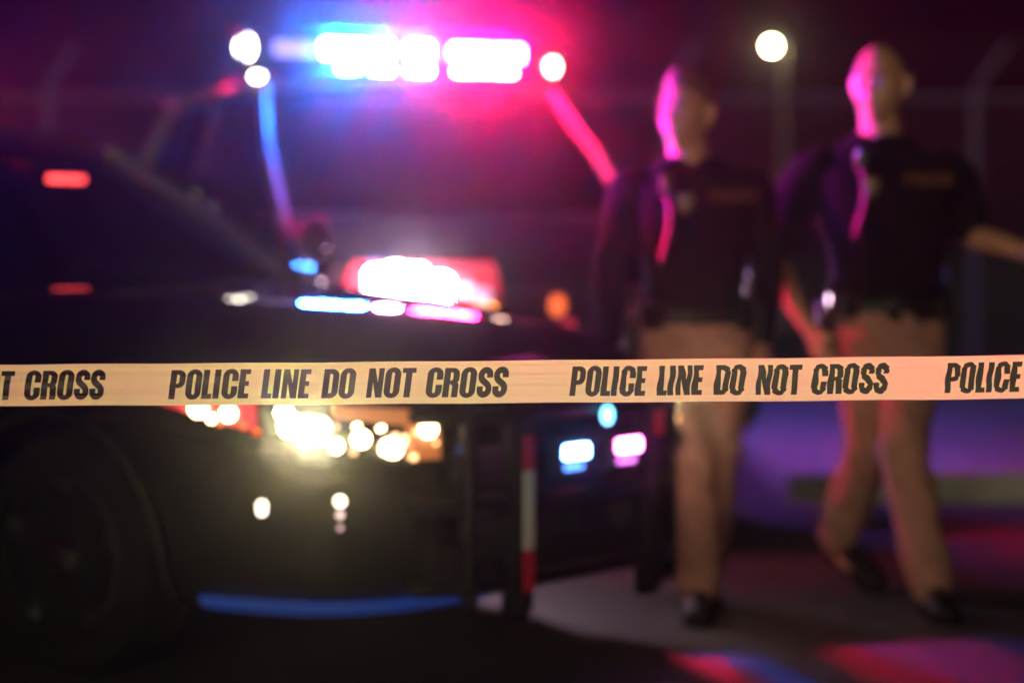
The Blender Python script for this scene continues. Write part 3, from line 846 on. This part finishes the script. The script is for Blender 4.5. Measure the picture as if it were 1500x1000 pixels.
# ------------------------------------------------------------------ barrier tape
def tape_mat():
    m = bpy.data.materials.new('tape_film')
    m.use_nodes = True
    nt = m.node_tree
    nt.nodes.clear()
    out = nt.nodes.new('ShaderNodeOutputMaterial')
    df = nt.nodes.new('ShaderNodeBsdfDiffuse')
    tl = nt.nodes.new('ShaderNodeBsdfTranslucent')
    gl = nt.nodes.new('ShaderNodeBsdfGlossy'); gl.inputs['Roughness'].default_value = 0.35
    tc = nt.nodes.new('ShaderNodeTexCoord')
    mp = nt.nodes.new('ShaderNodeMapping'); mp.inputs['Scale'].default_value = (1.2, 1.2, 70)
    nz = nt.nodes.new('ShaderNodeTexNoise'); nz.inputs['Scale'].default_value = 1.0; nz.inputs['Detail'].default_value = 3
    nt.links.new(tc.outputs['Object'], mp.inputs['Vector']); nt.links.new(mp.outputs[0], nz.inputs['Vector'])
    bp = nt.nodes.new('ShaderNodeBump'); bp.inputs['Strength'].default_value = 0.6; bp.inputs['Distance'].default_value = 0.006
    nt.links.new(nz.outputs['Fac'], bp.inputs['Height'])
    col = (0.74, 0.97, 0.14, 1)
    df.inputs[0].default_value = col; tl.inputs[0].default_value = col
    for n in (df, gl, tl): nt.links.new(bp.outputs['Normal'], n.inputs['Normal'])
    m1 = nt.nodes.new('ShaderNodeMixShader'); m1.inputs[0].default_value = 0.62
    m2 = nt.nodes.new('ShaderNodeMixShader'); m2.inputs[0].default_value = 0.03
    nt.links.new(df.outputs[0], m1.inputs[1]); nt.links.new(tl.outputs[0], m1.inputs[2])
    nt.links.new(m1.outputs[0], m2.inputs[1]); nt.links.new(gl.outputs[0], m2.inputs[2])
    nt.links.new(m2.outputs[0], out.inputs['Surface'])
    return m
M['tape'] = tape_mat()
TW = .075
def tape_xy(x):
    """depth, height of the tape's middle line at x"""
    t = (x + .922) / (.879 + .922)
    return 4.356 - .206 * t + .004 * math.sin(7.1 * x + 1), .9635 + .0265 * t - .0013 * math.sin(math.pi * min(1, max(0, t))) + .0004 * math.sin(23 * x)
def fold(x, v):
    a = max(0, min(1, (-.42 - x) / .25))
    w = 1.1 * (.0022 * math.exp(-((v - .70) / .06) ** 2) - .0016 * math.exp(-((v - .56 - .05 * math.sin(3 * x)) / .05) ** 2) + .0018 * math.exp(-((v - .22) / .05) ** 2) - .0012 * math.exp(-((v - .42) / .05) ** 2))
    return a * w
def tape_pt(x, v, lift=0):
    y, z = tape_xy(x)
    wob = .0012 * math.sin(9 * x + 5 * v) * (v - .5)
    return Vector((x, y + fold(x, v) + wob - lift, z + (v - .5) * TW))
NX, NV = 420, 24
rows = [[tape_pt(-3 + 6 * i / NX, j / NV) for i in range(NX + 1)] for j in range(NV + 1)]
tape = MB().grid(rows).build('barrier_tape', M['tape'])
tag(tape, 'yellow police barrier tape stretched taut across the whole scene in front', 'barrier tape')
for (x0, wd) in ((-2.02, .65), (-1.352, .618), (-.6155, .606), (.1005, .548), (.745, .53), (1.385, .52), (2.02, .52)):
    def place(u, y, x0=x0, wd=wd):
        x = x0 + u * wd
        x += .0011 * math.sin(42 * y + 3 * x) * max(0, min(1, (x - .1) * 6))
        v = .5 + (y - .5) * .69
        return tape_pt(x, v, .0008 + .0016 * max(0, min(1, (-.42 - x) / .25)))
    me = text_mesh('POLICE LINE DO NOT CROSS', place)
    link('printed_warning', me, M['ink'], tape)

# ------------------------------------------------------------------ people
def remesh(mb, vox, it=6, fac=.5):
    me = bake(mb.mesh('m', False), [('REMESH', dict(mode='VOXEL', voxel_size=vox, use_smooth_shade=True)), ('SMOOTH', dict(factor=fac, iterations=it))])
    return smooth_mesh(me)

def ering(c, rx, ry, yaw=0, n=24, p=2.4):
    c = Vector(c); out = []
    for k in range(n):
        a = 2 * math.pi * k / n
        ca, sa = math.cos(a), math.sin(a)
        x = rx * math.copysign(abs(ca) ** (2 / p), ca); y = ry * math.copysign(abs(sa) ** (2 / p), sa)
        out.append(c + Vector((x * math.cos(yaw) - y * math.sin(yaw), x * math.sin(yaw) + y * math.cos(yaw), 0)))
    return out

def head_mesh(mb, c, rot, sc=1.0):
    """head about centre c; local -y is the face"""
    def put(p): return Vector(c) + rot @ (Vector(p) * sc)
    n, m = 36, 26
    rings = []
    for i in range(1, m):
        th = math.pi * i / m
        z = math.cos(th)
        ring = []
        for k in range(n):
            a = 2 * math.pi * k / n
            x, y = math.sin(th) * math.cos(a), math.sin(th) * math.sin(a)
            f = max(0, -y)
            X, Y, Z = x * .076, y * .098 + .004, z * .118
            if z < -.1:
                k2 = (-z - .1) / .9
                X *= 1 - .34 * k2 ** 1.3
                if y > 0: Y *= 1 - .55 * k2
                else: Y = Y * (1 - .02 * k2) - .014 * k2 * f
            if y < 0:
                Y += .012 * max(0, f - .75) * 4 * (1 if abs(z) < .8 else .5)          # flatter face
            g = lambda cx, cz, sx, sz: math.exp(-((X - cx) / sx) ** 2 - ((Z - cz) / sz) ** 2) * (1 if y < 0 else 0)
            Y -= .010 * (g(.028, .028, .022, .009) + g(-.028, .028, .022, .009))       # brow
            Y += .022 * (g(.031, .006, .019, .013) + g(-.031, .006, .016, .012))       # sockets
            Y -= .022 * g(0, -.022, .010, .013) + .013 * g(0, .0, .008, .020)          # nose
            Y -= .006 * g(0, -.056, .022, .010)                                        # lips
            Y += .004 * g(0, -.073, .02, .007)
            Y -= .008 * g(0, -.095, .020, .015)                                        # chin
            Y -= .005 * (g(.045, -.02, .018, .02) + g(-.045, -.02, .018, .02))         # cheeks
            ring.append(put((X, Y, Z)))
        rings.append(ring)
    mb.rings(rings)
    for s in (1, -1):
        mb.tube([put((s * .072, .012, -.035)), put((s * .085, .018, -.018)), put((s * .093, .026, .012)), put((s * .085, .020, .030)), put((s * .073, .008, .02))], [.009 * sc, .012 * sc, .013 * sc, .011 * sc, .008 * sc], 8, (.6, 1.5), ends=True)
        mb.ball(put((s * .013, -.112, -.030)), .008 * sc, 8, 6)
    return put

def hand(mb, wrist, d, up, side, curl=.5):
    """palm and five curled fingers; d along the hand, up = back of the hand, side = +1 when the thumb is on d x up"""
    d = Vector(d).normalized(); up = (Vector(up) - d * Vector(up).dot(d)).normalized()
    lat = d.cross(up) * side
    w = Vector(wrist)
    def P(a, b, c): return w + d * a + lat * b + up * c
    mb.tube([P(-.02, 0, 0), P(.03, .004, 0), P(.075, .002, 0), P(.095, 0, -.002)], [.027, .034, .040, .034], 12, (1.0, .45) if abs(up.y) > .5 else (1, .5), ends=True)
    mb.box(P(.05, 0, 0), (.001, .001, .001))
    rotm = Matrix((lat, d, up)).transposed()
    mb.bbox(P(.05, 0, 0), (.078, .095, .026), .011, rotm)
    for k, ln in enumerate((.070, .080, .074, .058)):
        b = .030 - .020 * k
        p0 = P(.088, b, 0); c1 = R(25 + 40 * curl); c2 = R(45 + 85 * curl); c3 = R(60 + 130 * curl)
        p1 = p0 + (d * math.cos(c1) - up * math.sin(c1)) * ln * .45
        p2 = p1 + (d * math.cos(c2) - up * math.sin(c2)) * ln * .32
        p3 = p2 + (d * math.cos(c3) - up * math.sin(c3)) * ln * .25
        mb.tube([p0 - d * .02, p0, p1, p2, p3], [.0095, .0100, .0092, .0085, .0075], 8, ends=True)
    t0, t1, t2, t3 = P(.012, .022, -.006), P(.042, .048, -.016), P(.066, .056, -.030), P(.086, .052, -.042)
    mb.tube([t0, t1, t2, t3], [.014, .0125, .0105, .009], 8, ends=True)

def lerp_path(pts, k=6):
    out = []
    pts = [Vector(p) for p in pts]
    for i in range(len(pts) - 1):
        p0, p1, p2, p3 = pts[max(i - 1, 0)], pts[i], pts[i + 1], pts[min(i + 2, len(pts) - 1)]
        for j in range(k):
            t = j / k
            out.append(.5 * ((2 * p1) + (p2 - p0) * t + (2 * p0 - 5 * p1 + 4 * p2 - p3) * t * t + (3 * p1 - p0 - 3 * p2 + p3) * t ** 3))
    return out + [pts[-1]]
def lerp_list(r, k=6):
    out = []
    for i in range(len(r) - 1): out += [r[i] + (r[i + 1] - r[i]) * j / k for j in range(k)]
    return out + [r[-1]]
def limb(mb, pts, rad, k=5, n=14, sq=None):
    mb.tube(lerp_path(pts, k), lerp_list(rad, k), n, sq, ends=True)

def wrinkle(me, amp, freq, seed):
    off = Vector((seed, seed * 2.3, seed * 1.7))
    me.update()
    nr = [v.normal.copy() for v in me.vertices]
    for v, nn in zip(me.vertices, nr):
        p = v.co
        q = Vector((p.x * freq * .6, p.y * freq * .6, p.z * freq * 1.6 + 2.2 * math.sin(p.x * 9))) + off
        v.co = p + nn * amp * (noise.noise(q) + .5 * noise.noise(q * 2.3))
    return smooth_mesh(me)

def shoe(name, root, heel, toe, sole_up, m):
    heel, toe = Vector(heel), Vector(toe)
    d = (toe - heel).normalized()
    lat = d.cross(Vector(sole_up)).normalized(); up = lat.cross(d)
    L = (toe - heel).length
    rings, soler = [], []
    for t, w, h in ((-.02, .022, .05), (.06, .034, .085), (.2, .037, .10), (.38, .036, .085), (.55, .043, .068), (.75, .047, .055), (.9, .040, .045), (.98, .024, .035), (1.01, .008, .025)):
        c = heel + d * (L * t)
        rings.append([c + lat * (w * math.copysign(abs(math.cos(a)) ** .8, math.cos(a))) + up * (.02 + h * .5 + h * .5 * math.sin(a)) for a in [2 * math.pi * k / 14 for k in range(14)]])
        soler.append([c + lat * (q * (w + .004)) + up * z for q, z in ((-1, 0), (1, 0), (1, .024), (-1, .024))])
    o = MB().rings(rings).build(name, m, root)
    MB().rings(soler).build('sole', M['rubber'], o)
    return o

def person(origin, rz, label, J, hairstyle, sleeve, width):
    root = empty('person', origin, rz)
    tag(root, label, 'person', 'uniformed people walking beside the patrol cars')
    hc, hrot = Vector(J['head']), Matrix.Rotation(R(J['yaw']), 3, 'Z') @ Matrix.Rotation(R(J.get('pitch', 0)), 3, 'X')
    body = MB()
    put = head_mesh(body, hc, hrot, J.get('hs', 1.0))
    nb = Vector(J['neck'])
    body.tube([nb + Vector((0, .02, -.10)), nb, hc + Vector((0, .022, -.07)), hc + Vector((0, .02, -.02))], [.080, .068, .064, .058], 16, ends=True)
    tz = J['torso']
    body.rings([ering(c, rx * .9, ry * .9) for c, rx, ry in tz])
    for a in ('armL', 'armR'):
        limb(body, J[a], [.062, .050, .045, .040, .028])
        w = Vector(J[a][-1]); d = Vector(J[a + '_hand'])
        hand(body, w, d, J[a + '_up'], J[a + '_side'], J[a + '_curl'])
    for l in ('legL', 'legR'):
        limb(body, J[l], [.085, .075, .055, .052, .038])
        limb(body, J[l + '_foot'], [.038, .036, .03], 3)
    bme = remesh(body, .0085, 5)
    link('body', bme, M['skin'], root)
    # eyes, brows, mouth
    for s in (1, -1):
        e = MB().ball(put((s * .031, -.0725, .006)), .0122, 14, 10).build('eye', M['eye_white'], root)
        MB().ball(put((s * .031, -.0815, .005)), .0052, 10, 6).build('iris', M['iris'], e)
        MB().tube([put((s * .014, -.104, .027)), put((s * .032, -.101, .034)), put((s * .050, -.088, .027))], [.004, .0048, .003], 8, ends=True).build('eyebrow', M['hair'], root)
    MB().tube([put((-.022, -.096, -.057)), put((-.008, -.106, -.053)), put((0, -.107, -.055)), put((.008, -.106, -.053)), put((.022, -.096, -.057))], [.002, .005, .0045, .005, .002], 8, (1, .8), ends=True).build('lips', M['lip'], root)
    # hair
    hb = MB()
    n, m = 40, 18
    rings = []
    thick = .020 if hairstyle == 'short' else .0025
    for i in range(m):
        v = i / (m - 1)
        ring = []
        for k in range(n):
            a = 2 * math.pi * k / n
            ca, sa = math.cos(a), math.sin(a)
            lim = .80 + .45 * max(0, abs(ca) - .55) if sa < -.25 else (1.95 if sa > .35 else (.80 + .45 * max(0, abs(ca) - .55)) + (sa + .25) / .6 * (1.15 - .45 * max(0, abs(ca) - .55)))
            th = .02 + lim * v
            x, y, z = math.sin(th) * ca, math.sin(th) * sa, math.cos(th)
            t = thick * (1 - .75 * v ** 4) * (1 + (1.1 * max(0, -sa) * (1 - v) * math.sin(min(1.57, th * 1.6)) + .35 * noise.noise(Vector((x * 6, y * 6, z * 6))) if hairstyle == 'short' else 0))
            Z = z * (.118 + t + (.012 * max(0, z) if hairstyle == 'short' else 0))
            X, Y = x * (.076 + t), y * (.098 + t) + .004
            ring.append(put((X, Y, Z)))
        rings.append(ring)
    inner = [[put((Vector(hrot.inverted() @ (p - hc)) / J.get('hs', 1.0)) * .9) for p in r] for r in rings]
    hb.rings(rings + inner[::-1])
    hb.build('hair', M['hair'] if hairstyle == 'short' else M['stubble'], root)
    # shirt with collar
    sh = MB()
    sh.rings([ering(c, rx, ry) for c, rx, ry in tz])
    for a in ('armL', 'armR'):
        p = [Vector(q) for q in J[a]]
        inn = p[0] + Vector((-.07 if p[0].x > tz[-3][0][0] else .07, 0, -.03))
        if sleeve == 'long':
            limb(sh, [inn] + p[:-1] + [p[-2].lerp(p[-1], .92)], [.080, .072, .062, .058, .052, .042])
        else:
            limb(sh, [inn, p[0], p[1], p[1].lerp(p[2], .75)], [.085, .076, .070, .072])
    sh.tube([nb + Vector((0, .02, -.07)), nb + Vector((0, .02, .005))], [.095, .073], 18)
    sme = wrinkle(remesh(sh, .012, 6), .010, 11, J['seed'])
    link('shirt', sme, M['shirt'], root)
    # vest: slightly larger shell over chest
    ve = MB()
    sel = [t for t in tz if J['vest'][0] <= t[0][2] <= J['vest'][1]]
    ve.rings([ering((c[0], c[1] - .004, c[2]), rx * .97, ry + .020) for c, rx, ry in sel])
    link('vest', wrinkle(remesh(ve, .014, 4), .004, 12, J['seed'] + 5), M['vest'], root)
    # trousers
    tr = MB()
    tr.rings([ering(c, rx, ry) for c, rx, ry in J['hips']])
    for l in ('legL', 'legR'):
        p = [Vector(q) for q in J[l]]
        limb(tr, [p[0] + Vector((0, 0, .05))] + p[:-1] + [p[-2].lerp(p[-1], .93)], [.115, .112, .098, .084, .082, .074], 5, 18)
    tme = wrinkle(remesh(tr, .012, 6), .015, 9, J['seed'] + 9)
    link('trousers', tme, M['khaki'], root)
    for l in ('legL', 'legR'):
        h, t, u = J[l + '_shoe']
        shoe('shoe', root, h, t, u, M['leather'])
    # belt and gear
    bc, brx, bry = J['belt']
    bl = bpy.data.objects.new('duty_belt', None); COL.objects.link(bl); bl.parent = root
    outer = [ering((bc[0], bc[1], bc[2] + dz), brx + e, bry + e, n=36) for dz, e in ((-.024, 0), (-.024, .008), (.024, .008), (.024, 0))]
    MB().rings(outer + [outer[0]], cap=False).build('strap', M['leather'], bl)
    MB().bbox((bc[0], bc[1] - bry - .010, bc[2]), (.06, .012, .05), .005).build('buckle', M['leather'], bl)
    def gear(nm, ang, dim, dz, m):
        a = R(ang); p = Vector((bc[0] + (brx + .03) * math.cos(a), bc[1] + (bry + .03) * math.sin(a), bc[2] + dz))
        return MB().bbox(p, dim, .01, Matrix.Rotation(a + math.pi / 2, 3, 'Z')).build(nm, m, bl)
    gear('holster', 188, (.05, .06, .20), -.09, M['leather'])
    gear('pouch', 225, (.07, .035, .085), 0, M['leather'])
    gear('pouch', 320, (.07, .035, .085), 0, M['leather'])
    gear('pouch', 350, (.05, .045, .12), -.01, M['leather'])
    gear('flashlight', 205, (.03, .03, .15), .01, M['chrome'])
    gear('radio', 20, (.055, .04, .15), .05, M['plastic'])
    # badge and chest lettering on the vest
    cz, hy = J['chest']
    bx = J['badge_x']
    bad = MB()
    pts = [(0, .034), (.02, .028), (.028, .034), (.027, 0), (.018, -.022), (0, -.036), (-.018, -.022), (-.027, 0), (-.028, .034), (-.02, .028)]
    bad.rings([[(bx + px, hy + .006, cz - .01 + pz) for px, pz in pts], [(bx + px, hy - .004, cz - .01 + pz) for px, pz in pts], [(bx + px * .7, hy - .009, cz - .01 + pz * .7) for px, pz in pts]])
    bad.build('badge', M['badge_metal'], root)
    x0, wd, hh = J['tagx'], .16, .042
    pn = MB().bbox((x0 + wd / 2, hy + .012, cz + .015), (wd + .03, .03, hh + .03), .006).build('chest_panel', M['vest'], root)
    tm = text_mesh('POLICE', lambda u, y: Vector((x0 + u * wd, hy - .0045, cz + .015 + (y - .5) * hh)), 0)
    link('lettering', tm, M['gold'], pn)
    # shoulder microphone
    mi = MB().bbox((J['mic'][0], J['mic'][1], J['mic'][2]), (.04, .035, .07), .01).build('shoulder_microphone', M['plastic'], root)
    mp = Vector(J['mic'])
    MB().tube(lerp_path([mp + Vector((0, 0, -.03)), mp + Vector((.01, -.02, -.12)), mp + Vector((-.02, .01, -.25))]), .005, 6).build('coiled_cord', M['plastic'], mi)
    return root

J1 = dict(head=(-.03, -.025, 1.640), yaw=-38, neck=(-.015, .0, 1.50), seed=3.1, hs=1.04,
          torso=[((0, 0, .92), .165, .115), ((0, 0, 1.0), .165, .115), ((0, 0, 1.12), .168, .118), ((-.005, 0, 1.25), .185, .125), ((-.01, 0, 1.36), .195, .125), ((-.01, .01, 1.43), .185, .105), ((-.012, .015, 1.475), .13, .085), ((-.015, .015, 1.51), .07, .065)],
          armL=[(-.205, .01, 1.40), (-.245, .03, 1.29), (-.275, .03, 1.14), (-.28, -.01, 1.02), (-.27, -.06, .90)], armL_hand=(.05, -.15, -1), armL_up=(-1, -.2, 0), armL_side=-1, armL_curl=.45,
          armR=[(.185, .01, 1.40), (.225, .05, 1.29), (.245, .07, 1.14), (.235, .03, 1.02), (.22, -.02, .90)], armR_hand=(0, -.15, -1), armR_up=(1, 0, 0), armR_side=1, armR_curl=.45,
          legL=[(-.085, 0, .90), (-.055, -.04, .70), (-.025, -.07, .50), (0, -.06, .30), (.015, -.02, .09)], legL_foot=[(.015, -.02, .09), (.012, -.08, .05), (.008, -.17, .035)], legL_shoe=((.02, .04, .0), (-.0, -.25, .0), (0, 0, 1)),
          legR=[(.085, 0, .90), (.08, .02, .70), (.07, .04, .50), (.06, .14, .30), (.05, .26, .12)], legR_foot=[(.05, .26, .12), (.052, .21, .06), (.055, .13, .035)], legR_shoe=((.05, .33, .045), (.055, .05, .0), (0, -.15, 1)),
          hips=[((0, 0, .80), .16, .115), ((0, 0, .88), .178, .125), ((0, 0, .95), .172, .122), ((0, 0, 1.0), .166, .118)],
          belt=((0, 0, .985), .172, .124), vest=(1.0, 1.44), chest=(1.36, -.148), badge_x=-.04, tagx=.035, mic=(-.10, -.13, 1.41))
person((.595, 7.9, 0), 0, 'person in black long sleeves and khaki trousers with short hair, left of the other', J1, 'short', 'long', 1)

J2 = dict(head=(-.015, -.035, 1.752), yaw=-28, pitch=0, neck=(0, .0, 1.60), seed=8.4, hs=1.12,
          torso=[((.03, 0, .95), .185, .13), ((.03, 0, 1.02), .185, .13), ((.025, 0, 1.14), .19, .132), ((.015, 0, 1.28), .222, .145), ((.0, 0, 1.41), .242, .145), ((0, .01, 1.48), .226, .124), ((0, .015, 1.545), .145, .095), ((0, .015, 1.60), .08, .07)],
          armL=[(-.24, .0, 1.465), (-.305, .0, 1.35), (-.355, -.0, 1.19), (-.315, -.07, 1.05), (-.25, -.14, .93)], armL_hand=(.45, -.4, -1), armL_up=(-1, -.5, -.3), armL_side=-1, armL_curl=.6,
          armR=[(.24, .0, 1.46), (.28, .04, 1.38), (.31, .05, 1.26), (.395, -.08, 1.22), (.475, -.20, 1.185)], armR_hand=(1, -.6, -.25), armR_up=(0, .3, 1), armR_side=-1, armR_curl=.35,
          legL=[(-.06, 0, .93), (-.05, .02, .73), (-.03, .06, .53), (-.06, .24, .34), (-.09, .38, .17)], legL_foot=[(-.09, .38, .17), (-.05, .33, .09), (.02, .27, .03)], legL_shoe=((-.10, .42, .115), (.045, .22, .0), (-.1, -.45, 1)),
          legR=[(.115, 0, .93), (.085, -.10, .73), (.05, -.20, .53), (.09, -.25, .31), (.135, -.27, .09)], legR_foot=[(.135, -.27, .09), (.14, -.34, .05), (.145, -.42, .035)], legR_shoe=((.135, -.21, .0), (.15, -.51, .0), (0, 0, 1)),
          hips=[((.025, 0, .82), .175, .125), ((.03, 0, .90), .195, .135), ((.03, 0, .98), .19, .134), ((.03, 0, 1.03), .186, .132)],
          belt=((.03, 0, 1.015), .192, .138), vest=(1.02, 1.51), chest=(1.42, -.164), badge_x=-.06, tagx=.055, mic=(-.09, -.15, 1.50))
person((1.25, 8.2, 0), 0, 'person with shaved head in black short sleeves striding with one forearm held out', J2, 'shaved', 'short', 1)

# ------------------------------------------------------------------ thin night haze round everything
hz = bpy.data.materials.new('night_haze')
hz.use_nodes = True
nt = hz.node_tree
nt.nodes.clear()
ho = nt.nodes.new('ShaderNodeOutputMaterial')
hv = nt.nodes.new('ShaderNodeVolumePrincipled')
hv.inputs['Color'].default_value = (0.95, 0.95, 0.97, 1)
hv.inputs['Density'].default_value = HAZE
hv.inputs['Anisotropy'].default_value = 0.983
nt.links.new(hv.outputs[0], ho.inputs['Volume'])
haze = MB().box((0, 80, 2.6), (250, 250, 7.4)).build('haze', hz, None, False)
tag(haze, kind='stuff')
